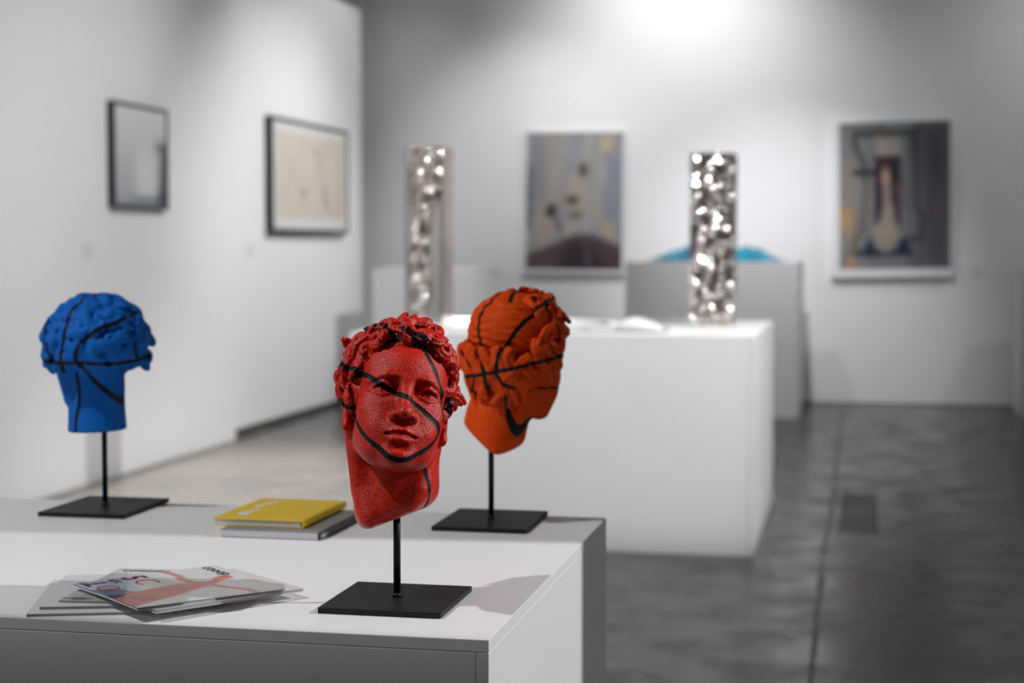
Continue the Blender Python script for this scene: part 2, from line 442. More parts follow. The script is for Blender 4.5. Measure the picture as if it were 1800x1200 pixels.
def head_red(h):
    rng = np.random.default_rng(7)
    S = Sculpt((-124, -150, -222), (124, 124, 152), h)
    base_head(S)
    # neck hanging straight down under the raised face, and its long muscles
    S.tube(hang(ROT_RED, [(-4, 34, -30), (-6, 22, -100), (-10, 10, -240)]), [61, 63, 72], 16)
    S.tube([(60, -16, -46)] + hang(ROT_RED, [(40, -22, -125), (16, -52, -215)]), [14, 15, 13], 20)
    S.tube([(-62, -16, -46)] + hang(ROT_RED, [(-52, -26, -125), (-16, -56, -215)]), [14, 15, 13], 20)
    ears(S)
    S.ell((0, -14, 44), (80, 94, 80), 6)
    def keep(p):
        x, w, z = p
        if w > 20: return z > 88 - max(0, abs(x) - 30) * .8
        if w > -10: return z > -2
        return z > -38 + (w + 10) * .25
    pts = scalp_points(rng, 190, (-2, -14, 42), (83, 102, 84), keep)
    for p, n in pts:
        n = unit(n + rng.normal(size=3) * .42)
        snail(S, p, n, rng, size=rng.uniform(1.0, 1.38), turns=rng.uniform(.55, 1.05), lift=rng.uniform(5, 10), hole=rng.random() < .3)
    # the fringe: larger rolls overhanging the forehead and temples
    fr = [(-80, 24, 8), (-81, 12, -16), (-77, 40, 34), (-67, 56, 60), (-52, 68, 79), (-30, 78, 90), (-8, 83, 95), (14, 83, 94), (34, 77, 88), (52, 68, 76), (65, 56, 56), (72, 38, 32), (74, 20, 2), (74, 10, -20),
          (-54, 52, 98), (-32, 62, 110), (-10, 66, 116), (14, 66, 116), (36, 60, 109), (54, 48, 95), (70, 34, 66), (-76, 32, 66), (77, 10, 30), (-84, 8, 30)]
    for q in fr:
        q = np.array(q, float); n = unit(q - np.array([0, 0, 30.])) + np.array([0, .2, .1])
        snail(S, q - unit(q) * 6 + np.array([0, 0, 3.]), unit(n + rng.normal(size=3) * .3), rng, size=rng.uniform(.95, 1.22), turns=rng.uniform(.75, 1.15), lift=rng.uniform(6, 10), hole=rng.random() < .5, tail=2)
    p = hang(ROT_RED, [(-30, 0, -186)])[0]; n = hang(ROT_RED, [(.40, -.05, -1)])[0]
    S.plane_cut(p, n, 26)
    p = hang(ROT_RED, [(-74, 0, -176)])[0]; n = hang(ROT_RED, [(-1, -.1, -.75)])[0]
    S.plane_cut(p, n, 22)
    V, Q = S.mesh()
    return smooth_mesh(V, Q, 2), Q

def head_orange(h):
    rng = np.random.default_rng(21)
    S = Sculpt((-118, -140, -225), (118, 122, 140), h)
    base_head(S)
    S.tube(hang(ROT_ORANGE, [(-12, -2, -40), (-36, -8, -120), (-62, -12, -240)]), [58, 63, 64], 18)
    ears(S)
    # combed crown: shallow strands running round the back of the skull
    s = (slice(None),) * 3; X, W, Z = S.coords(s)
    c, r = (0, -14, 44), (80, 97, 82)
    p0 = np.sqrt(((X - c[0]) / r[0]) ** 2 + ((W - c[1]) / r[1]) ** 2 + ((Z - c[2]) / r[2]) ** 2)
    d = (p0 - 1) * 84
    q1 = Z + 9 * np.sin(W * .031 + .6) + 6 * np.sin(X * .045 + W * .02) + 3.5 * np.sin(X * .11 + Z * .05)
    ph = q1 * .40 + 1.1 * np.sin(X * .07 + Z * .06 + 2 * np.sin(W * .05))
    am = .5 + .5 * np.sin(X * .05 + Z * .043 + 2.0 * np.sin(W * .04 + Z * .02))
    d = d + (.5 + 1.1 * am) * np.sin(ph) + .7 * np.sin(ph * 1.9 + X * .08) * (1 - am) + 1.8 * np.sin(X * .06 + 2) * np.sin(Z * .055 + W * .04)
    S.add(d.astype(np.float32), s, 5)
    # big curls over the brow, temples and top front
    def keep(p):
        x, w, z = p
        if w > 20: return z > 52 - max(0, abs(x) - 28) * .6
        if w > -18: return z > 4 and not (w < 8 and z > 70 and abs(x) < 40)
        return False
    for p, n in scalp_points(rng, 170, (0, -14, 42), (88, 102, 88), keep):
        snail(S, p, unit(n + rng.normal(size=3) * .35), rng, size=rng.uniform(1.1, 1.45), turns=rng.uniform(.6, 1.05), lift=rng.uniform(6, 11), hole=rng.random() < .25)
    # wavy locks round the nape and over the ears
    for i, a in enumerate(np.linspace(-2.35, 2.35, 16)):
        for lay in range(2):
            aa = a + rng.uniform(-.07, .07) + lay * .12
            top = 8 - lay * 24 + rng.uniform(-6, 6); L = rng.uniform(64, 92)
            if abs(aa) > 1.9: L *= .7
            pts = []; phs = rng.uniform(0, 6.28); amp = rng.uniform(.07, .15)
            for j in range(8):
                u = j / 7
                ang = aa + amp * math.sin(u * 6.8 + phs); zz = top - L * u
                wv = 4 + 6 * math.sin(u * 3.6 + phs * .3)
                pts.append(((80 - max(0, -zz) * .22 + wv) * math.sin(ang), -14 - (95 - max(0, -zz) * .34 + wv) * math.cos(ang), zz))
            lock(S, pts, rng.uniform(10, 13), rng, 3, 1.8)
    p = hang(ROT_ORANGE, [(-84, -17, -150)])[0]; n = hang(ROT_ORANGE, [(-.68, -.15, -.74)])[0]
    S.plane_cut(p, n, 8)
    p = hang(ROT_ORANGE, [(0, 0, -178)])[0]; n = hang(ROT_ORANGE, [(.25, .1, -1)])[0]
    S.plane_cut(p, n, 14)
    V, Q = S.mesh()
    return smooth_mesh(V, Q, 2), Q

def head_blue(h):
    rng = np.random.default_rng(33)
    S = Sculpt((-136, -146, -200), (136, 126, 138), h)
    base_head(S)
    S.tube(hang(ROT_BLUE, [(0, 0, -40), (2, 0, -110), (4, 0, -220)]), [58, 58, 64], 16)
    S.ell((0, -14, 46), (90, 101, 80), 8)
    def keep(p):
        x, w, z = p
        if w > 20: return z > 60 - max(0, abs(x) - 28) * .6
        return z > -20 + max(0, -w - 40) * .15
    for p, n in scalp_points(rng, 110, (0, -14, 42), (97, 105, 84), keep):
        snail(S, p, unit(n + rng.normal(size=3) * .3), rng, size=rng.uniform(1.3, 1.7), turns=rng.uniform(.8, 1.1), lift=rng.uniform(2, 4), k=9.0, tail=0)
    for sgn in (-1, 1):                                                # bushy curls standing off the sides
        for q in [(100, -20, 10), (104, -40, 34), (102, -10, 52), (96, 14, 24), (98, 4, -4), (90, -50, -6)]:
            q = np.array(q, float); q[0] *= sgn
            snail(S, q, unit(q + rng.normal(size=3) * 30), rng, size=rng.uniform(1.2, 1.5), turns=1.0, lift=5, k=8.0, tail=0)
    p = hang(ROT_BLUE, [(0, 0, -152)])[0]; n = hang(ROT_BLUE, [(.04, 0, -1)])[0]
    S.plane_cut(p, n, 6)
    V, Q = S.mesh()
    return smooth_mesh(V, Q, 2), Q
# ---------------------------------------------------------------- materials
M_WALL = painted('white_wall_paint', (.79, .795, .81), .015, .7, .8, .06)
M_PLINTH = painted('white_plinth_paint', (.79, .79, .80), .012, .42, 2.0, .05)
M_CEIL = painted('ceiling_paint', (.42, .385, .345), .03, .8)
M_BLACK = plain('black_powder_coat', (.009, .010, .013), .48, 0, 900.0, .2, .12, Specular_IOR_Level=.25)
M_GAP = plain('shadow_gap', (.10, .10, .10), .8)
M_FRAME = plain('black_frame', (.02, .021, .024), .35)
M_WHITEFRAME = plain('white_frame', (.78, .78, .79), .4)
M_PRINT = print_mat('matt_print', .5)
M_GLOSSPRINT = print_mat('glossy_print', .32, .3)

def glass_mat():
    k = N('picture_glass'); k.t.nodes.remove(k.b)
    tr = k.n('BsdfTransparent'); gl = k.n('BsdfGlossy'); gl.inputs['Roughness'].default_value = .02
    fr = k.n('LayerWeight', Blend=.5); pw = k.n('Math', operation='POWER'); pw.inputs[1].default_value = 5.0; k.l(fr.outputs['Facing'], pw.inputs[0])
    ad = k.n('Math', operation='MULTIPLY_ADD'); ad.inputs[1].default_value = .5; ad.inputs[2].default_value = .03; k.l(pw.outputs[0], ad.inputs[0]); mx = k.n('MixShader')
    k.l(ad.outputs[0], mx.inputs[0]); k.l(tr.outputs[0], mx.inputs[1]); k.l(gl.outputs[0], mx.inputs[2]); k.l(mx.outputs[0], k.out.inputs[0])
    return k.m
M_GLASS = glass_mat()

def concrete(name, dark, light, rough=(.22, .42)):
    k = N(name); v = k.coord(1.0)
    n1 = k.n('TexNoise', Scale=.55, Detail=8.0, Roughness=.6); n2 = k.n('TexNoise', Scale=3.2, Detail=8.0, Roughness=.65); n3 = k.n('TexNoise', Scale=45.0, Detail=4.0)
    for q in (n1, n2, n3): k.l(v, q.inputs['Vector'])
    a = k.n('MixRGB', blend_type='MIX'); a.inputs[0].default_value = .45; k.l(n1.outputs[0], a.inputs[1]); k.l(n2.outputs[0], a.inputs[2])
    b = k.n('MixRGB', blend_type='MIX'); b.inputs[0].default_value = .12; k.l(a.outputs[0], b.inputs[1]); k.l(n3.outputs[0], b.inputs[2])
    k.l(k.ramp(b.outputs[0], [(.36, dark), (.5, tuple((x + y) / 2 for x, y in zip(dark, light))), (.64, light)]), k.b.inputs['Base Color'])
    mr = k.n('MapRange'); mr.inputs[1].default_value = .35; mr.inputs[2].default_value = .65; mr.inputs[3].default_value = rough[0]; mr.inputs[4].default_value = rough[1]
    k.l(n2.outputs[0], mr.inputs[0]); k.l(mr.outputs[0], k.b.inputs['Roughness'])
    k.set(Specular_IOR_Level=.27); k.bump(n3.outputs[0], .06, .002); return k.m
M_FLOOR = concrete('polished_concrete', (.036, .035, .033, 1), (.116, .100, .082, 1), (.15, .36))
M_PATCH = concrete('repaired_concrete', (.022, .022, .023, 1), (.040, .040, .040, 1), (.3, .5))

# ---------------------------------------------------------------- the room
CH = 4.7
floor = structure(box('floor', (-9, -4, -.2), (6, 16.3, 0), M_FLOOR), 'polished grey concrete floor')
structure(box('ceiling', (-9, -4, CH), (6, 16.3, CH + .2), M_CEIL))
structure(box('wall_back', (-9, 15.97, 0), (6, 16.17, CH), M_WALL), 'white back wall with two paintings')
structure(box('wall_right', (6, -4, 0), (6.2, 16.17, CH), M_WALL))
structure(box('wall_rear', (-9, -4.2, 0), (6, -4, CH), M_WALL))
structure(box('wall_outer', (-9.2, -4, 0), (-9, 16.17, CH), M_WALL))
# left partition: two boards, the far one set back with a shadow gap at its foot
structure(box('wall_left_near', (-4.93, -4, 0), (-4.63, 12.07, CH), M_WALL, bevel=.002), 'near half of the white partition wall')
structure(box('wall_left_far', (-4.93, 12.07, .055), (-4.69, 15.56, 3.66), M_WALL, bevel=.004), 'far half of the white partition wall')
structure(box('baseboard_left', (-4.92, 12.07, 0), (-4.72, 15.5, .055), M_GAP), 'dark recessed gap under the partition wall')
structure(box('baseboard_back', (-9, 15.955, 0), (6, 15.975, .012), M_GAP))

# saw-cut joint and repaired patch in the concrete
rj = np.random.default_rng(5); ys = np.linspace(3.0, 15.9, 130)
xc = -.160 + .004 * np.cumsum(rj.normal(size=130)) * .4; wj = .007 + .012 * rj.random(130) ** 2
V = []; Fc = []
for i, y in enumerate(ys):
    V += [(xc[i] - wj[i], y, .0012), (xc[i] + wj[i], y, .0012), (xc[i] + wj[i] * .8, y, -.01), (xc[i] - wj[i] * .8, y, -.01)]
    if i:
        a = 4 * i; Fc += [(a - 4, a - 3, a + 1, a), (a - 3, a - 2, a + 2, a + 1), (a - 1, a - 4, a, a + 3)]
obj('expansion_joint', V, Fc, plain('joint_filler', (.034, .033, .032), .4, Specular_IOR_Level=.27), floor)
box('floor_patch', (-.13, 8.75, -.01), (.07, 10.15, .0015), M_PATCH, floor, .0008, 1)
# ---------------------------------------------------------------- display plinths
def plinth(x0, x1, y0, y1, h, label, t=.018, group=None):
    p = tag(empty('display_plinth', ((x0 + x1) / 2, (y0 + y1) / 2, 0)), label, 'plinth', group)
    w, d = (x1 - x0) / 2, (y1 - y0) / 2; b = .0012; g = .0004
    box('top_panel', (-w, -d, h - t), (w, d, h), M_PLINTH, p, b)
    box('front_panel', (-w, -d, 0), (w - t - g, -d + t, h - t - g), M_PLINTH, p, b)
    box('back_panel', (-w, d - t, 0), (w - t - g, d, h - t - g), M_PLINTH, p, b)
    box('side_panel', (w - t, -d, 0), (w, d, h - t - g), M_PLINTH, p, b)
    box('side_panel', (-w, -d + t + g, 0), (-w + t, d - t - g, h - t - g), M_PLINTH, p, b)
    return p
H1, H2 = .90, 1.03
plinth(-2.35, -.512, 2.302, 3.40, H1, 'long white plinth in front, carrying the three basketball heads')
plinth(-2.47, -.512, 7.975, 9.70, H2, 'white plinth in the middle, carrying two steel columns')
plinth(-2.03, -.56, 14.53, 15.55, 1.315, 'tall plinth below the turquoise sculpture by the back wall')
plinth(-4.27, -3.41, 14.5, 15.4, 1.25, 'tall plinth behind the left steel column, beside the partition')
plinth(1.29, 2.3, 15.10, 15.75, 1.24, 'plinth cut off by the right edge of the picture')

# ---------------------------------------------------------------- head sculptures
def curve_dirs(pts, closed=False, n=10):
    """Catmull-Rom through 3D points, returned as unit directions from the head's centre"""
    P = np.array(pts, float); out = []; m = len(P)
    for i in range(m if closed else m - 1):
        g = (lambda k: P[k % m]) if closed else (lambda k: P[min(max(k, 0), m - 1)])
        p0, p1, p2, p3 = g(i - 1), g(i), g(i + 1), g(i + 2)
        for t in np.linspace(0, 1, n, endpoint=False):
            out.append(.5 * (2 * p1 + (p2 - p0) * t + (2 * p0 - 5 * p1 + 4 * p2 - p3) * t * t + (3 * p1 - p0 - 3 * p2 + p3) * t ** 3))
    out.append(P[0] if closed else P[-1]); out = np.array(out)
    return out / np.linalg.norm(out, axis=1)[:, None]

def seam_field(V, seams):
    """distance (mm) of every vertex to the nearest seam centre line minus half the band width"""
    r = np.linalg.norm(V, axis=1); D = V / r[:, None]; best = np.full(len(V), 1e3)
    for pts, hw, closed in seams:
        C = curve_dirs(pts, closed); A = C[:-1]; B = C[1:] - C[:-1]; L = (B * B).sum(1) + 1e-12
        mid = A + B / 2
        near = (D @ mid.T).max(1) > math.cos(.25)
        idx = np.nonzero(near)[0]
        for ch in np.array_split(idx, max(1, len(idx) // 20000)):
            d = D[ch]
            t = np.clip(((d @ B.T) - (A * B).sum(1)) / L, 0, 1)
            q2 = 1 + (A * A).sum(1) + t * t * L + 2 * t * (A * B).sum(1) - 2 * (d @ A.T) - 2 * t * (d @ B.T)
            e = np.sqrt(np.maximum(q2.min(1), 0)) * r[ch] - hw
            best[ch] = np.minimum(best[ch], e)
    return best

def np_mesh(name, V, Q, mat, parent):
    me = bpy.data.meshes.new(name); n = len(Q)
    me.vertices.add(len(V)); me.vertices.foreach_set('co', np.ascontiguousarray(V, np.float32).ravel())
    me.loops.add(n * 4); me.loops.foreach_set('vertex_index', np.ascontiguousarray(Q, np.int32).ravel())
    me.polygons.add(n); me.polygons.foreach_set('loop_start', np.arange(0, n * 4, 4, dtype=np.int32))
    me.polygons.foreach_set('loop_total', np.full(n, 4, np.int32))
    me.update(calc_edges=True); me.validate(); me.shade_smooth()
    return finish(bpy.data.objects.new(name, me), mat, parent)

def sub_mesh(V, Q, mask):
    q = Q[mask]; u, inv = np.unique(q, return_inverse=True); return V[u], inv.reshape(q.shape)

def pebbled(name, col, dark, scale=330.0, strength=.55):
    k = N(name); v = k.coord(1.0)
    vo = k.n('TexVoronoi', Scale=scale); vo.feature = 'SMOOTH_F1'; vo.inputs['Smoothness'].default_value = .25; k.l(v, vo.inputs['Vector'])
    k.l(k.ramp(vo.outputs['Distance'], [(.30, col), (.75, dark)]), k.b.inputs['Base Color'])
    mr = k.n('MapRange'); mr.inputs[1].default_value = .15; mr.inputs[2].default_value = .75; mr.inputs[3].default_value = 1; mr.inputs[4].default_value = 0
    k.l(vo.outputs['Distance'], mr.inputs[0]); k.bump(mr.outputs[0], strength, .0012)
    k.set(Roughness=.40, Specular_IOR_Level=.38); return k.m

def head_sculpture(label, build, vox, rot, loc, seams, plate, pole_xy, pole_top, mat, turn=0.0, pole_r=.0056):
    yaw, pitch, roll = [math.radians(a) for a in rot]
    px, py = pole_xy
    root = tag(empty('head_sculpture', (px, py, H1)), label, 'sculpture', 'basketball heads on stands')
    pw, pd = plate
    bp = box('base_plate', (-pw / 2, -pd / 2, 0), (pw / 2, pd / 2, .009), M_BLACK, root, .0012); bp.rotation_euler.z = turn
    bm = bmesh.new(); bmesh.ops.create_cone(bm, cap_ends=True, segments=24, radius1=pole_r, radius2=pole_r, depth=pole_top - H1 - .009)
    po = from_bm('pole', bm, M_BLACK, root, True); po.location = (0, 0, .009 + (pole_top - H1 - .009) / 2)
    bm = bmesh.new(); bmesh.ops.create_cone(bm, cap_ends=True, segments=24, radius1=pole_r * 1.5, radius2=pole_r, depth=.006)
    fo = from_bm('pole_foot', bm, M_BLACK, po, True); fo.location = (0, 0, -(pole_top - H1 - .009) / 2 + .003)
    V, Q = build(vox)
    s = seam_field(V, seams) if seams else np.full(len(V), 9.0)
    e = np.concatenate([Q[:, [i, (i + 1) % 4]] for i in range(4)]); e = e[e[:, 0] < e[:, 1]]
    # slide the vertices nearest the seam outline onto it so that the band has clean edges
    a, b = e[:, 0], e[:, 1]; cr = (s[a] < 0) != (s[b] < 0); a, b = a[cr], b[cr]; t = s[a] / (s[a] - s[b])
    fl = t > .5; mv = np.where(fl, b, a); P = V[a] + (V[b] - V[a]) * t[:, None]
    V2 = V.copy(); acc = np.zeros_like(V); cnt = np.zeros(len(V)); np.add.at(acc, mv, P); np.add.at(cnt, mv, 1)
    m = cnt > 0; V2[m] = acc[m] / cnt[m][:, None]; s2 = s.copy(); s2[m] = 0
    fs = s2[Q].sum(1) < -1e-9
    # the bands lie in shallow channels
    dep = np.clip(-s2 / 1.0, 0, 1) * .9; V2 = V2 * (1 - dep / np.linalg.norm(V2, axis=1))[:, None]
    W = np.stack([V2[:, 0], -V2[:, 1], V2[:, 2]], 1) / 1000; Qf = Q[:, ::-1]
    hv, hq = sub_mesh(W, Qf, ~fs); head = np_mesh('head', hv, hq, mat, root)
    R = Matrix.Rotation(yaw, 4, 'Z') @ Matrix.Rotation(pitch, 4, 'X') @ Matrix.Rotation(roll, 4, 'Y')
    head.matrix_local = Matrix.Translation(Vector(loc) - Vector((px, py, H1))) @ R
    if fs.any():
        sv, sq = sub_mesh(W, Qf, fs); sm = np_mesh('seam', sv, sq, M_SEAM, head); sm['label'] = 'black ball seams crossing the head'
    return root

M_SEAM = plain('black_rubber', (.006, .007, .010), .55, 0, 300.0, .3, .1, Specular_IOR_Level=.2)
M_RED = pebbled('red_pebbled_leather', rgb(220, 40, 8), rgb(164, 15, 4), 540.0, .40)
M_ORANGE = pebbled('orange_pebbled_leather', rgb(232, 82, 0), rgb(200, 56, 0), 400.0, .2)
M_BLUE = pebbled('blue_pebbled_leather', rgb(0, 104, 196), rgb(0, 82, 168), 400.0, .2)
for m in (M_ORANGE, M_BLUE):
    q = m.node_tree.nodes['Principled BSDF'].inputs; q['Roughness'].default_value = .62; q['Specular IOR Level'].default_value = .18
# seam centre lines as points on each head (mm; x right, forward, up), bands follow them over hair and face
RED_SEAMS = [
    ([(20, -118, 40), (-60, -95, 52), (-92, -40, 56), (-99, 8, 47), (-84, 40, 34), (-62, 60, 22), (-42, 81, 6), (-20, 88, -5), (-8, 95, -11), (7, 100, -17), (25, 90, -26), (42, 85, -36), (54, 76, -43), (60, 66, -54), (54, 70, -67), (42, 78, -82),
      (26, 86, -98), (7, 93, -108), (-8, 93, -108), (-22, 88, -100), (-40, 79, -85), (-56, 62, -64), (-66, 46, -44), (-76, 22, -20), (-84, -10, -4), (-88, -60, 6), (-60, -105, 10), (10, -118, 0)], 3.9, False),
    ([(0, -105, 90), (-48, -60, 118), (-70, 10, 118), (-60, 55, 108), (-43, 76, 101), (-32, 82, 97), (-17, 84, 93), (-3, 85, 88), (12, 83, 80), (23, 82, 66), (31, 83, 50), (43, 80, 32), (52, 76, 16), (58, 68, 0), (60, 64, -18), (61, 60, -30)], 3.8, False),
    ([(48, 40, -92), (54, 18, -100), (60, 8, -112), (64, -8, -126), (66, -30, -140), (64, -50, -160)], 3.4, False),
    ([(90, 40, 18), (84, 30, 2), (80, 14, -8), (84, -20, -14), (86, -60, -10), (60, -100, -6)], 3.2, False)]
ORANGE_SEAMS = [
    ([(60, -80, -40), (30, -100, -50), (-7, -102, -48), (-39, -98, -41), (-65, -79, -30), (-87, -44, -14), (-88, 8, 4), (-72, 55, 15), (-50, 80, 18), (0, 95, 20)], 3.9, False),
    ([(20, 0, 125), (8, -50, 118), (-3, -81, 99), (-5, -99, 80), (-12, -111, 62), (-18, -112, 30), (-26, -112, 3), (-32, -104, -18), (-39, -98, -40), (-38, -88, -60), (-34, -78, -74)], 3.9, False),
    ([(0, 75, 128), (-24, 50, 128), (-55, 13, 112), (-66, -20, 88), (-72, -52, 64), (-70, -70, 39), (-66, -86, 10), (-62, -88, -19), (-58, -84, -35), (-59, -76, -45), (-62, -62, -56), (-72, -44, -60)], 3.9, False),
    ([(40, -105, 10), (13, -116, -10), (-3, -117, -20), (-13, -112, -33), (-13, -105, -46), (-6, -96, -62), (14, -84, -80)], 3.5, False),
    ([(-56, -50, -78), (-50, -42, -98), (-47, -28, -119), (-47, -12, -136), (-46, 2, -142), (-43, 14, -134), (-30, 40, -110)], 4.6, False),
    ([(-70, -8, -58), (-66, 8, -55), (-66, 29, -51), (-62, 51, -47), (-40, 78, -42), (0, 98, -48)], 2.6, False),
    ([(-36, -62, 108), (-16, -42, 122), (10, -10, 124)], 4.5, False)]
BLUE_SEAMS = [
    ([(95, 40, 5), (111, 10, 4), (108, -18, 2), (98, -42, 1), (84, -68, -1), (47, -93, -3), (4, -104, -6), (-39, -105, -5), (-80, -75, -2), (-100, -20, 2)], 4.3, False),
    ([(-20, 20, 130), (5, -31, 130), (41, -52, 118), (68, -68, 97), (82, -73, 71), (88, -73, 43), (92, -70, 26), (92, -64, -3), (80, -52, -21), (58, -36, -41), (50, -36, -67), (52, -34, -96), (57, -28, -125), (60, -26, -160)], 4.3, False),
    ([(-70, -80, 98), (-21, -118, 83), (8, -118, 73), (40, -115, 58), (60, -104, 42), (70, -95, 23), (66, -82, 2), (47, -62, -19), (31, -58, -38), (13, -60, -57), (-10, -58, -74), (-40, -40, -88)], 4.3, False),
    ([(40, 60, 110), (66, 44, 96), (92, 14, 76), (104, -14, 60), (110, -32, 38), (108, -42, 21), (98, -42, 2)], 4.3, False),
    ([(-50, -115, 34), (-48, -108, 12), (-60, -95, -4)], 4.0, False)]
head_sculpture('red basketball head with curly hair, its face towards us', head_red, 1.4, ROT_RED, (-.700, 2.51, 1.207), RED_SEAMS,
               (.190, .205), (-.706, 2.522), 1.06, M_RED)
head_sculpture('orange basketball head seen from behind, next to the red one', head_orange, 1.8, ROT_ORANGE, (-.678, 3.297, 1.231), ORANGE_SEAMS,
               (.186, .235), (-.727, 3.292), 1.10, M_ORANGE)
head_sculpture('blue basketball head seen from behind, at the left end', head_blue, 1.8, ROT_BLUE, (-1.570, 3.292, 1.218), BLUE_SEAMS,
               (.186, .235), (-1.556, 3.30), 1.12, M_BLUE)
# ---------------------------------------------------------------- books and magazines on the front plinth
M_PAGES = plain('paper_page_block', (.66, .65, .62), .8, 0, 700.0, .10, .25)
M_MAGPAGES_SHADED = plain('shaded_magazine_page_block', (.36, .36, .35), .8, 0, 700.0, .15, .25)  # shade of the unlit front edges put into the paper colour
M_PAPER = plain('white_paper', (.78, .78, .78), .6, 0, 60.0, .03, 0)
M_YELLOW = plain('yellow_cloth', rgb(240, 202, 8), .5, 0, 1500.0, .06, .15)
M_GREYCOVER = plain('grey_card', (.22, .22, .215), .5, 0, 300.0, .05, .05)
M_SPINE = plain('charcoal_spine', (.035, .037, .042), .45)
M_INKWHITE = plain('white_ink', (.8, .8, .78), .6)
M_INKBLACK = plain('black_ink', (.015, .015, .017), .5)
M_INKRED = plain('red_ink', rgb(196, 60, 60), .5)
M_INKPLUM = plain('plum_ink', rgb(96, 10, 48), .5)
M_INKTEAL = plain('teal_ink', rgb(28, 84, 112), .5)

def lettering(name, body, size, mat, parent, place, spacing=1.0, bold=0.0):
    V, Fc = text_mesh(body, size, spacing, bold)
    return obj(name, [place(v[0], v[1]) for v in V], Fc, mat, parent)

def hard_book(name, label, c, rz, w, d, t, cover, z0, spine_mat=None, round_spine=True, board=.0022, over=.003, pages=None):
    """closed book lying flat; the spine is on its +x side"""
    root = tag(empty(name, (c[0], c[1], z0), rz), label, 'book', 'closed books on the front plinth')
    box('page_block', (-w / 2 + over, -d / 2 + over, board), (w / 2 - .006, d / 2 - over, t - board), pages or M_PAGES, root, .0006, 1)
    box('back_cover', (-w / 2 + over, -d / 2 + over, 0), (w / 2 - .005, d / 2, board), cover, root, .0005, 1)
    box('front_cover', (-w / 2, -d / 2, t - board), (w / 2 - .005, d / 2, t), cover, root, .0005, 1)
    n = 10; V = []; Fc = []
    for i in range(n + 1):
        a = -math.pi / 2 + math.pi * i / n; e = .006 if round_spine else .004
        xx = w / 2 - .005 + e * max(0, math.cos(a)) ** (.6 if round_spine else .15); zz = t / 2 + t / 2 * math.sin(a)
        V += [(xx, -d / 2, zz), (xx, d / 2, zz), (xx - .0025, -d / 2, t / 2 + (zz - t / 2) * .86), (xx - .0025, d / 2, t / 2 + (zz - t / 2) * .86)]
        if i:
            a4 = 4 * i; b4 = a4 - 4
            Fc += [(b4, b4 + 1, a4 + 1, a4), (b4 + 2, a4 + 2, a4 + 3, b4 + 3), (b4, a4, a4 + 2, b4 + 2), (b4 + 1, b4 + 3, a4 + 3, a4 + 1)]
    obj('spine', V, Fc, spine_mat or cover, root, False)
    return root

gb = hard_book('paperback_book', 'grey book lying under the yellow book', (-1.092, 3.160), -.012, .200, .272, .0155, M_GREYCOVER, H1, M_SPINE, False, .0012, .0006, plain('lilac_page_edge', (.60, .59, .64), .7, 0, 800.0, .08, .2))
sp = [c for c in gb.children if c.name.startswith('spine')][0]
lettering('title', 'PROJECT', .0085, M_INKWHITE, sp, lambda a, b: (.0992 + .0004, -.128 + a, .0045 + b), 1.1)
yb = hard_book('yellow_book', 'yellow hardback book lying on top of the grey book', (-1.128, 3.186), -.012, .182, .262, .0155, M_YELLOW, H1 + .0157)
fc = [c for c in yb.children if c.name.startswith('front_cover')][0]
rb = np.random.default_rng(4)
def pebble_print(name, x, y, rx, ry, rot):
    m = 18; V = [(x, y, .0158)]
    for i in range(m):
        a = 6.283 * i / m; r = 1 + .18 * math.sin(2 * a + rot * 3) + .1 * math.sin(3 * a + rot)
        px, py = rx * r * math.cos(a), ry * r * math.sin(a)
        V.append((x + px * math.cos(rot) - py * math.sin(rot), y + px * math.sin(rot) + py * math.cos(rot), .0158))
    obj(name, V, [(0, i + 1, (i + 1) % m + 1) for i in range(m)], M_INKWHITE, fc)
pebble_print('printed_pebble', -.048, .068, .011, .022, -.3)
pebble_print('printed_pebble', -.058, .026, .008, .015, .5)
pebble_print('printed_pebble', -.050, -.070, .012, .022, .3)
pebble_print('printed_pebble', -.046, -.030, .006, .022, .0)

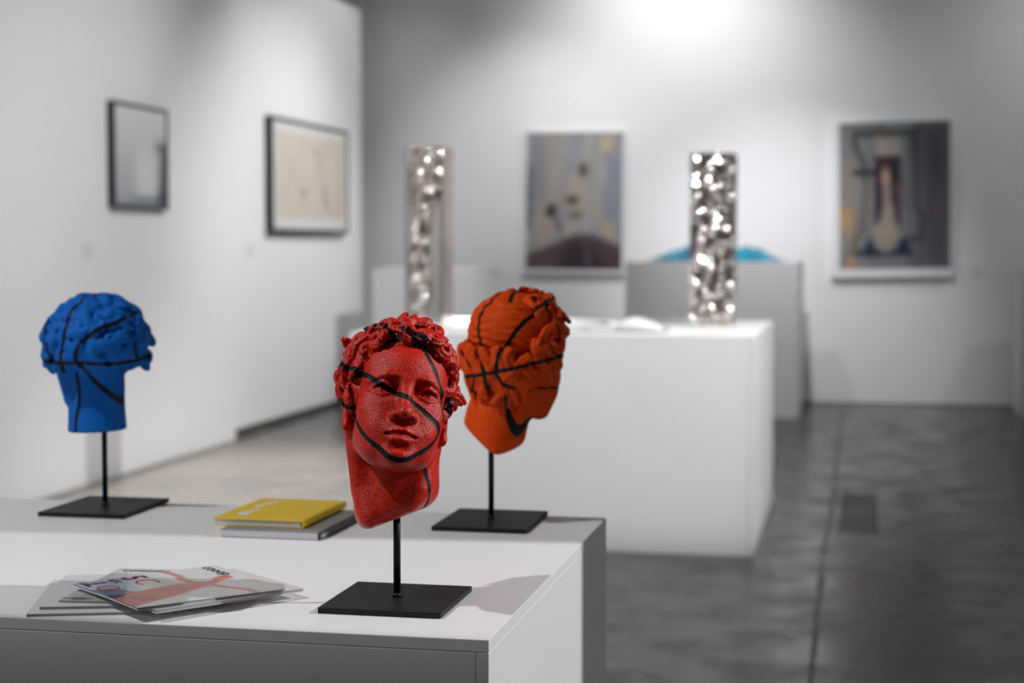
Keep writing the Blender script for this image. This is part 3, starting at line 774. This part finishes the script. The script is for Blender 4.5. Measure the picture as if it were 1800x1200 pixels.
def magazine(label, BR, rot, w, h, z, t, bulge, cover_col, mast=None, glossy=True, nx=70, ny=92, extra=None):
    """soft magazine: lower right corner, turn, size, heights of its four corners (BL, BR, TL, TR), sag, printed cover"""
    a = math.radians(rot); r = np.array([math.cos(a), math.sin(a)]); up = np.array([-r[1], r[0]]); BL = np.array(BR) - r * w
    root = tag(empty('magazine', (BL[0], BL[1], H1), a), label, 'magazine', 'magazines fanned out on the front plinth')
    zb = lambda u, v: (z[0] * (1 - u) + z[1] * u) * (1 - v) + (z[2] * (1 - u) + z[3] * u) * v - H1 + bulge * np.sin(np.pi * np.clip(u, 0, 1)) * (1 - .5 * v)
    def block(name, mat, z0, z1, m=.0, parent=root, n=18):
        u = np.linspace(0, 1, n); V = []; Fc = []
        for k, zz in ((0, z0), (1, z1)):
            for i in u:
                for j in u: V.append((m + i * (w - 2 * m), m + j * (h - 2 * m), float(zb(i, j)) + zz))
        I = lambda k, i, j: k * n * n + i * n + j
        for i in range(n - 1):
            for j in range(n - 1):
                Fc.append((I(1, i, j), I(1, i + 1, j), I(1, i + 1, j + 1), I(1, i, j + 1))); Fc.append((I(0, i, j), I(0, i, j + 1), I(0, i + 1, j + 1), I(0, i + 1, j)))
            Fc += [(I(0, i, 0), I(0, i + 1, 0), I(1, i + 1, 0), I(1, i, 0)), (I(0, i + 1, n - 1), I(0, i, n - 1), I(1, i, n - 1), I(1, i + 1, n - 1)),
                   (I(0, 0, i + 1), I(0, 0, i), I(1, 0, i), I(1, 0, i + 1)), (I(0, n - 1, i), I(0, n - 1, i + 1), I(1, n - 1, i + 1), I(1, n - 1, i))]
        return obj(name, V, Fc, mat, parent)
    block('page_block', M_MAGPAGES_SHADED, .0004, t - .0005, .0012)
    block('back_cover', M_PAPER, 0, .0004)
    cv = sheet('front_cover', nx, ny, lambda u, v: (u * w, v * h, zb(u, v) + t), cover_col, M_GLOSSPRINT if glossy else M_PRINT, root)
    place = lambda x, y: (x, y, float(zb(x / w, y / h)) + t + .0003)
    if mast:
        body, size, x, y = mast
        lettering('masthead', body, size, M_INKBLACK, cv, lambda p, q: place(x + p, y + q), 1.0, size * .02)
    for nm, body, size, mat, x, y, bold in (extra or []):
        lettering(nm, body, size, mat, cv, lambda p, q: place(x + p, y + q), 1.0, bold)
    return root

def text_page(u, v):
    k = Canvas(u, v, (206, 207, 208))
    for i in range(9): k.rect(.12, .88 - i * .085, .12 + .6 + .15 * math.sin(i * 2.3), .90 - i * .085, (176, 177, 182), .5, .01)
    k.rect(.15, .30, .45, .42, (166, 176, 198), .5, .03); return k.c
def grey_photo(u, v):
    k = Canvas(u, v, (206, 206, 204)); k.rect(0, 0, 1, .84, (176, 174, 170), .8, .05)
    k.blob(.3, .62, .35, .10, (120, 116, 112), .8, .7); k.blob(.12, .40, .2, .08, (150, 130, 128), .7, .7)
    k.blob(.1, .06, .18, .05, (30, 74, 66), .9, .5); k.blob(.05, .16, .1, .05, (190, 160, 120), .8, .6); k.noise(5, 5, 4, 2); return k.c
def figure_cover(u, v):
    k = Canvas(u, v, (208, 209, 208))
    k.blob(.30, .44, .42, .16, (176, 180, 176), .8, .6); k.blob(.45, .62, .3, .05, (160, 158, 150), .6, .7)
    k.poly([(.02, .10), (.62, -.02), (.70, .16), (.02, .40)], (150, 164, 178), .65, .06)
    k.poly([(.30, .0), (.66, .0), (.56, .20), (.34, .14)], (88, 104, 126), .9, .04)
    k.blob(.60, .70, .35, .05, (214, 208, 176), .6, .7)
    sk = (190, 112, 98)
    k.poly([(.60, -.02), (1.0, -.02), (.92, .14), (.80, .34), (.70, .56), (.62, .70), (.50, .74), (.44, .60), (.48, .40), (.54, .18)], sk, 1, .05)     # torso and hip
    k.blob(.74, .14, .12, .16, (160, 84, 78), .6, .7); k.blob(.55, .60, .10, .10, (205, 132, 112), .6, .7); k.blob(.60, .40, .07, .14, (172, 98, 88), .5, .8)
    k.path([(.48, .62), (.34, .60), (.20, .64), (.02, .63)], .034, sk, 1, .5)
    k.path([(.62, .68), (.74, .72), (.86, .79), (.98, .80)], .034, (206, 134, 118), 1, .5)
    k.bar(.54, .72, .47, .80, .045, sk); k.blob(.44, .84, .065, .08, (200, 98, 62), 1, .3); k.blob(.41, .87, .055, .05, (158, 52, 24), .9, .5)
    k.path([(.20, .56), (.40, .53), (.50, .58)], .012, (222, 200, 192), .7)
    k.poly([(.54, -.02), (.68, -.02), (.58, .12)], (58, 26, 40), .9, .03)
    k.blob(.62, .95, .10, .04, (214, 160, 138), .7, .7); k.blob(.06, .05, .08, .04, (36, 84, 74), .8, .6); k.noise(3, 5, 5, 8); return k.c

magazine('text-covered magazine at the bottom of the fanned pile', (-1.000, 2.376), 18, .228, .262, (.9003,) * 4, .0042, 0, text_page, None, False)
magazine('second magazine from the bottom, dark edge facing us', (-1.009, 2.398), 17, .212, .25, (.9048,) * 4, .0046, 0, text_page, None, False)
magazine('grey magazine whose black masthead shows left of the top one', (-1.000, 2.384), 4, .198, .262, (.9097,) * 4, .0034, .0005, grey_photo, ('coooooop', .026, .012, .236), extra=None)
magazine('magazine just under the top one, its edge sticking out in front', (-1.010, 2.308), -36, .20, .262, (.9142, .9142, .9142, .9110), .0046, .0005, grey_photo, ('coop', .021, .012, .238))
magazine('topmost magazine with a bare-backed figure on its cover', (-1.037, 2.301), -40, .228, .25, (.9195, .9195, .9195, .9165), .0034, .0012, figure_cover, ('cooop', .030, .006, .221), nx=110, ny=140,
         extra=[('numeral', '5', .056, M_INKPLUM, .004, .078, .0008), ('numeral', 'C', .056, M_INKRED, .040, .078, -.0003), ('numeral', 'L', .054, M_INKPLUM, .018, .008, .0008), ('numeral', 'O', .052, M_INKRED, .050, .010, -.0003),
                ('small_print', 'abc', .026, M_INKTEAL, .008, .054, .0004)])
# ---------------------------------------------------------------- steel columns on the middle plinth
def steel(name, tint, rough):
    k = N(name); k.set(Metallic=1.0, Roughness=rough); nz = k.n('TexNoise', Scale=14.0, Detail=3.0); k.l(k.coord(1.0), nz.inputs['Vector'])
    k.l(k.ramp(nz.outputs[0], [(.3, tuple(c * .93 for c in tint) + (1,)), (.7, tint + (1,))]), k.b.inputs['Base Color']); return k.m
M_STEEL = steel('crumpled_polished_steel', (.74, .71, .68), .13)
M_STEELFLAT = steel('flat_polished_steel', (.62, .51, .44), .16)

def column(label, x0, x1, y0, depth, z0, h, seed, mask, amp=.0105):
    w = x1 - x0
    root = tag(empty('steel_column', ((x0 + x1) / 2, y0 + depth / 2, z0)), label, 'sculpture', 'crumpled steel columns')
    r = np.random.default_rng(seed)
    wav = [(r.uniform(60, 160), r.uniform(0, 6.283), r.uniform(0, 6.283), r.uniform(.5, 1)) for _ in range(26)]
    def crumple(x, z):
        s = 0
        for f, th, ph, a in wav:
            s = s + a * np.sin(f * (x * math.cos(th) + z * math.sin(th)) + ph + 1.3 * np.sin(27 * x + 19 * z + ph * 2)) * (70 / f)
        return s * .23
    nx, nz = 60, 200
    def pos(u, v):
        x = (u - .5) * w; z = v * h; e = np.minimum(np.minimum(u, 1 - u) / .04, 1) * np.minimum(np.minimum(v, 1 - v) / .012, 1)
        m = mask(u, v)
        return x, -depth / 2 - amp * crumple(x, z) * e * m - .001 * e, z
    sheet('crumpled_face', nx, nz, pos, None, M_STEEL, root)
    bm = bmesh.new(); add_box(bm, (-w / 2, -depth / 2 + .0005, 0), (w / 2, depth / 2, h), .002)
    from_bm('column_body', bm, M_STEELFLAT, root)
    return root
ones = lambda u, v: np.ones_like(u)
def partial(u, v):
    m = np.clip(((.48 + .60 * v + .10 * np.sin(v * 9)) - u) / .10, 0, 1) * np.clip((u - .14 - .05 * np.sin(v * 14)) / .08, 0, 1)
    return m
column('glittering crumpled steel column at the right end of the middle plinth', -.915, -.685, 8.98, .235, H2, .905, 11, ones)
column('brownish steel column with a crumpled streak, left on the middle plinth', -2.335, -2.135, 8.52, .22, H2, .93, 12, partial, .0125)

# open catalogue on the middle plinth
ob = tag(empty('open_book', (-1.20, 8.38, H2)), 'open white catalogue lying on the middle plinth', 'book')
def leaf(name, sgn, wd, rise, mat, lift=0.0, th=.004):
    n = 24; V = []; Fc = []
    for i in range(n):
        u = i / (n - 1); x = sgn * (.004 + wd * u); z = lift + rise * (math.sin(math.pi * min(1, u ** .6)) * .9 + .12 * (1 - u)) + .004
        for y in (-.15, .15): V += [(x, y, z + th), (x, y, max(.0008, z - .004) if th < .01 else .002)]
        if i:
            a = 4 * i; b = a - 4
            Fc += [(b, b + 2, a + 2, a), (b + 1, a + 1, a + 3, b + 3), (b, a, a + 1, b + 1), (b + 2, b + 3, a + 3, a + 2)]
    Fc += [(0, 1, 3, 2), (4 * n - 4, 4 * n - 2, 4 * n - 1, 4 * n - 3)]
    if sgn > 0: Fc = [f[::-1] for f in Fc]
    return obj(name, V, Fc, mat, ob, True)
M_BOOKPAPER = plain('catalogue_paper', (.62, .62, .63), .7, 0, 60.0, .03, 0)
leaf('page_block', -1, .20, .016, M_BOOKPAPER, 0, .012); leaf('page_block', 1, .22, .050, M_BOOKPAPER, 0, .012)
leaf('raised_page', -1, .15, .034, M_BOOKPAPER, .012, .001)
box('cover', (-.225, -.153, .0002), (.235, .153, .0032), M_SPINE, ob, .0006, 1)

# ---------------------------------------------------------------- turquoise sculpture on the tall plinth
def ridge_mesh():
    nx, ny = 120, 40; r = np.random.default_rng(9)
    u, v = np.meshgrid(np.linspace(-1, 1, nx), np.linspace(-1, 1, ny), indexing='ij')
    env = np.clip(1 - np.abs(u) ** 1.25, 0, 1) * np.clip(1 - np.abs(v) ** 1.8, 0, 1)
    s = 0
    for i in range(6):
        f = 2.2 * 1.75 ** i; a = r.uniform(0, 3.14); ph = r.uniform(0, 6.28, 3)
        s = s + (1 - np.abs(np.sin(f * (u * math.cos(a) + .5 * v * math.sin(a)) + ph[0] + .8 * np.sin(f * .6 * v + ph[1])))) / 1.7 ** i
    z = env * (.05 + .085 * s) * 1.25; z = z + .006 * (env > 0)
    V = np.stack([u.ravel() * .59, v.ravel() * .26 * (.75 + .25 * np.cos(u.ravel() * 1.4)), z.ravel()], 1)
    i = np.arange((nx - 1) * (ny - 1)); a = (i // (ny - 1)) * ny + i % (ny - 1)
    Fc = np.stack([a, a + ny, a + ny + 1, a + 1], 1).tolist()
    B = V.copy(); B[:, 2] = 0; n = len(V); edge = [i * ny for i in range(nx)], [i * ny + ny - 1 for i in range(nx)]
    for i in range(nx - 1):
        Fc += [(edge[0][i] + n, edge[0][i + 1] + n, edge[0][i + 1], edge[0][i]), (edge[1][i + 1] + n, edge[1][i] + n, edge[1][i], edge[1][i + 1])]
    for j in range(ny - 1):
        Fc += [(j + 1 + n, j + n, j, j + 1), ((nx - 1) * ny + j + n, (nx - 1) * ny + j + 1 + n, (nx - 1) * ny + j + 1, (nx - 1) * ny + j)]
    return np.concatenate([V, B]), Fc
k = N('turquoise_cast_resin'); k.set(Roughness=.25)
nz = k.n('TexNoise', Scale=6.0, Detail=6.0); k.l(k.coord(1.0), nz.inputs['Vector'])
k.l(k.ramp(nz.outputs[0], [(.35, rgb(0, 78, 116)), (.65, rgb(0, 146, 174))]), k.b.inputs['Base Color'])
V, Fc = ridge_mesh(); rs = obj('ridge_sculpture', V, Fc, k.m); rs.location = (-1.29, 14.98, 1.3155)
tag(rs, 'low turquoise mountain-like sculpture on the tall plinth by the back wall', 'sculpture')

# ---------------------------------------------------------------- pictures
def frame_mesh(w, h, bw, d, z0=0.0):
    """rectangular frame with mitred corners, face towards -y"""
    o = [(-w / 2, -h / 2), (w / 2, -h / 2), (w / 2, h / 2), (-w / 2, h / 2)]
    bl, br, bb, bt = bw
    q = [(-w / 2 + bl, -h / 2 + bb), (w / 2 - br, -h / 2 + bb), (w / 2 - br, h / 2 - bt), (-w / 2 + bl, h / 2 - bt)]
    V = [(x, -d, y) for x, y in o] + [(x, -d, y) for x, y in q] + [(x, 0, y) for x, y in o] + [(x, -z0, y) for x, y in q]
    Fc = []
    for i in range(4):
        j = (i + 1) % 4
        Fc += [(i, j, 4 + j, 4 + i), (8 + i, 8 + j, j, i), (4 + i, 4 + j, 12 + j, 12 + i), (12 + i, 12 + j, 8 + j, 8 + i)]
    return V, Fc
def picture(name, label, cat, loc, rz, roll, w, h, bw, depth, fmat, art, inset=.012, mat_border=None, glass=False, group=None, n=(70, 70), recess=.008):
    root = tag(empty(name, loc, rz), label, cat, group); root.rotation_euler = (0, roll, rz)
    bw = bw if isinstance(bw, tuple) else (bw,) * 4
    V, Fc = frame_mesh(w, h, bw, depth); obj('frame', V, Fc, fmat, root)
    x0, x1, z0, z1 = -w / 2 + bw[0], w / 2 - bw[1], -h / 2 + bw[2], h / 2 - bw[3]
    box('backing', (-w / 2 + .003, -.004, -h / 2 + .003), (w / 2 - .003, -.0005, h / 2 - .003), M_WHITEFRAME, root)
    if mat_border:
        a, b, c, d = mat_border; box('mount', (x0, -depth + recess + .002, z0), (x1, -depth + recess + .004, z1), M_PAPER, root)
        x0, x1, z0, z1 = x0 + a, x1 - b, z0 + c, z1 - d
    y = -depth + recess
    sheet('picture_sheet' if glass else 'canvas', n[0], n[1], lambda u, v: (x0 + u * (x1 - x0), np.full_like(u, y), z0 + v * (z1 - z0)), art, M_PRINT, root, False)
    if glass: box('glass', (-w / 2 + bw[0], -depth + .002, -h / 2 + bw[2]), (w / 2 - bw[1], -depth + .004, h / 2 - bw[3]), M_GLASS, root)
    return root

def art_photo_reflections(u, v):  # glass reflections painted into the print: pale glow, dark blocks at right
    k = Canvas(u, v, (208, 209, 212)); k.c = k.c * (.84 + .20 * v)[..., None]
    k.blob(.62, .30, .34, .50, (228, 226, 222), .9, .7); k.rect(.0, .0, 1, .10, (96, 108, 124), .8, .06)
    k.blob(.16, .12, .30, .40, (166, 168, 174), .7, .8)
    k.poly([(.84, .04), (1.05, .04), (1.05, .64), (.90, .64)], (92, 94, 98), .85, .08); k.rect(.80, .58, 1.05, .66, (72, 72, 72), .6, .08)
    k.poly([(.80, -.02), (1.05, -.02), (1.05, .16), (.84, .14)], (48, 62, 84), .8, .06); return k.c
def art_sketch(u, v):
    k = Canvas(u, v, (222, 208, 190)); k.noise(4, 9, 2, 3)
    ink = (150, 134, 116)
    k.path([(.54, .80), (.60, .74), (.64, .55), (.66, .40), (.68, .25), (.74, .12)], .018, ink, .55, .9); k.blob(.56, .82, .06, .05, ink, .6, .8)
    k.path([(.18, .70), (.22, .50), (.30, .34)], .02, (186, 170, 150), .6, .9); k.blob(.36, .30, .055, .055, (120, 108, 96), .8, .8)
    k.path([(.66, .36), (.70, .20), (.76, .08)], .035, (140, 122, 98), .6, .9); k.path([(.42, .52), (.62, .52)], .012, (196, 180, 160), .6, .9)
    k.path([(.92, .40), (.90, .05)], .05, (196, 168, 138), .5, .9); return k.c
def art_figure(u, v):
    k = Canvas(u, v, (152, 150, 152)); k.noise(9, 5, 2, 5)
    k.rect(.05, .40, .22, .98, (124, 130, 146), .7, .08); k.rect(.20, .50, .40, 1.0, (168, 156, 140), .7, .08); k.rect(.40, .60, .56, .95, (146, 154, 170), .7, .08)
    k.rect(.60, .30, .80, .90, (178, 168, 166), .6, .1); k.rect(.82, .25, 1.0, .86, (134, 142, 168), .8, .08); k.rect(.0, .30, .07, .75, (92, 96, 108), .7, .06)
    k.rect(.10, .18, .28, .50, (178, 156, 130), .7, .08)
    k.rect(.76, .86, .88, .98, (204, 172, 128), .9, .04); k.rect(.78, .26, .92, .35, (198, 164, 112), .9, .04); k.blob(.85, .22, .08, .06, (196, 170, 130), .7, .7)
    k.blob(.52, .56, .14, .22, (186, 166, 138), .9, .6); k.blob(.59, .73, .07, .07, (78, 74, 60), .9, .6); k.blob(.48, .51, .10, .05, (74, 74, 78), .9, .6); k.blob(.52, .40, .10, .035, (96, 84, 78), .85, .6)
    k.blob(.26, .43, .08, .055, (44, 36, 60), .95, .5, .5); k.bar(.30, .40, .37, .28, .03, (88, 78, 92), .8, .8)
    k.blob(.50, .30, .16, .10, (172, 166, 160), .9, .6)
    k.poly([(-.1, -.1), (1.1, -.1), (1.1, .14), (.76, .24), (.56, .26), (.40, .22), (-.1, .07)], (84, 56, 70), 1, .06)
    k.poly([(.30, -.1), (.98, -.1), (.66, .20), (.46, .20)], (46, 34, 48), .85, .10); k.poly([(-.1, -.1), (.26, -.1), (.30, .10), (-.1, .06)], (112, 72, 80), .7, .06)
    k.bar(.66, .0, .62, .24, .05, (104, 92, 104), .6, .8); g = k.c.mean(2, keepdims=True); return k.c * .62 + (g - 6) * .38
def art_bust(u, v):
    k = Canvas(u, v, (118, 118, 122)); k.noise(6, 4, 2, 6)
    k.rect(.70, .0, 1.0, 1.0, (62, 66, 76), .75, .25); k.rect(.0, .15, .16, .75, (146, 134, 118), .6, .1); k.blob(.06, .34, .10, .12, (186, 142, 92), .8, .7); k.blob(.1, .04, .08, .06, (190, 146, 96), .8, .7)
    k.blob(.88, .38, .05, .05, (124, 84, 60), .8, .7); k.rect(.42, .94, .66, .99, (130, 150, 162), .8, .03); k.rect(.34, .76, .56, .90, (172, 164, 160), .8, .05); k.blob(.34, .90, .06, .03, (190, 140, 96), .8, .7)
    ol = (58, 58, 54)
    k.path([(.30, .10), (.13, .12), (.14, .20), (.24, .32), (.24, .58), (.24, .70), (.14, .86), (.14, .92), (.68, .93), (.70, .40), (.76, .34), (.73, .20), (.62, .21)], .026, ol, .9, .5)
    k.path([(.13, .12), (.14, .20), (.24, .32), (.24, .58)], .024, (120, 104, 84), .8, .5)
    k.rect(.32, .30, .55, .77, (52, 24, 44), 1, .03); k.bar(.14, .66, .36, .66, .025, (22, 26, 30), .95, .4); k.rect(.46, .58, .55, .74, (34, 26, 36), .8, .05)
    k.poly([(.18, .09), (.66, .09), (.62, .20), (.52, .22), (.30, .24)], (22, 34, 58), 1, .03)
    pale = (150, 140, 130)
    k.blob(.42, .22, .15, .13, pale, .95, .35); k.poly([(.32, .20), (.53, .20), (.49, .44), (.40, .44)], pale, .95, .04); k.bar(.44, .40, .42, .62, .045, pale, .95, .5)
    k.blob(.42, .64, .045, .08, (186, 156, 138), .9, .6); k.bar(.50, .58, .52, .50, .02, (150, 96, 80), .7, .8); k.blob(.40, .26, .06, .07, (166, 142, 120), .6, .8); return k.c

LW = math.radians(90)
picture('framed_picture', 'black-framed grey photograph with painted-in glass reflections, the nearer one on the left wall', 'picture', (-4.6295, 10.335, 2.02), LW, 0, .85, .665, (.030, .030, .026, .022), .045, M_FRAME, art_photo_reflections, glass=True, group='framed works on the partition')
picture('framed_picture', 'wide black-framed cream drawing, farther along the left wall', 'picture', (-4.6895, 13.93, 2.02), LW, 0, 2.04, .93, (.05, .035, .035, .03), .06, M_FRAME, art_sketch, mat_border=(.09, .06, .09, .07), glass=True, group='framed works on the partition', n=(110, 60))
picture('painting', 'painting of a hazy figure with a plum base, centre of back wall', 'painting', (-2.715, 15.969, 1.865), 0, math.radians(.6), .975, 1.34, (.026, .026, .03, .022), .05, M_WHITEFRAME, art_figure, group='paintings on the back wall', recess=.006, n=(80, 110))
picture('painting', 'dark painting of a pale vase-like form, right on the back wall', 'painting', (.205, 15.969, 1.875), 0, math.radians(-.9), 1.085, 1.42, (.080, .020, .075, .015), .06, M_WHITEFRAME, art_bust, group='paintings on the back wall', recess=.006, n=(80, 110))

# small wall labels beside the works
M_LABEL = plain('label_card', (.68, .68, .70), .6)
def wall_label(loc, rz, label):
    root = tag(empty('wall_label', loc, rz), label, 'label', 'wall labels beside the works')
    box('card', (-.055, -.004, -.045), (.055, -.0005, .045), M_LABEL, root, .0008, 1)
wall_label((-4.6295, 9.62, 1.42), LW, 'small label on the left wall below the grey photograph')
wall_label((-4.6895, 12.56, 1.415), LW, 'small label on the left wall below the cream drawing')
wall_label((-3.484, 15.9695, 1.20), 0, 'small label on the back wall left of the hazy figure painting')
wall_label((.973, 15.9695, 1.214), 0, 'small label on the back wall right of the dark painting')
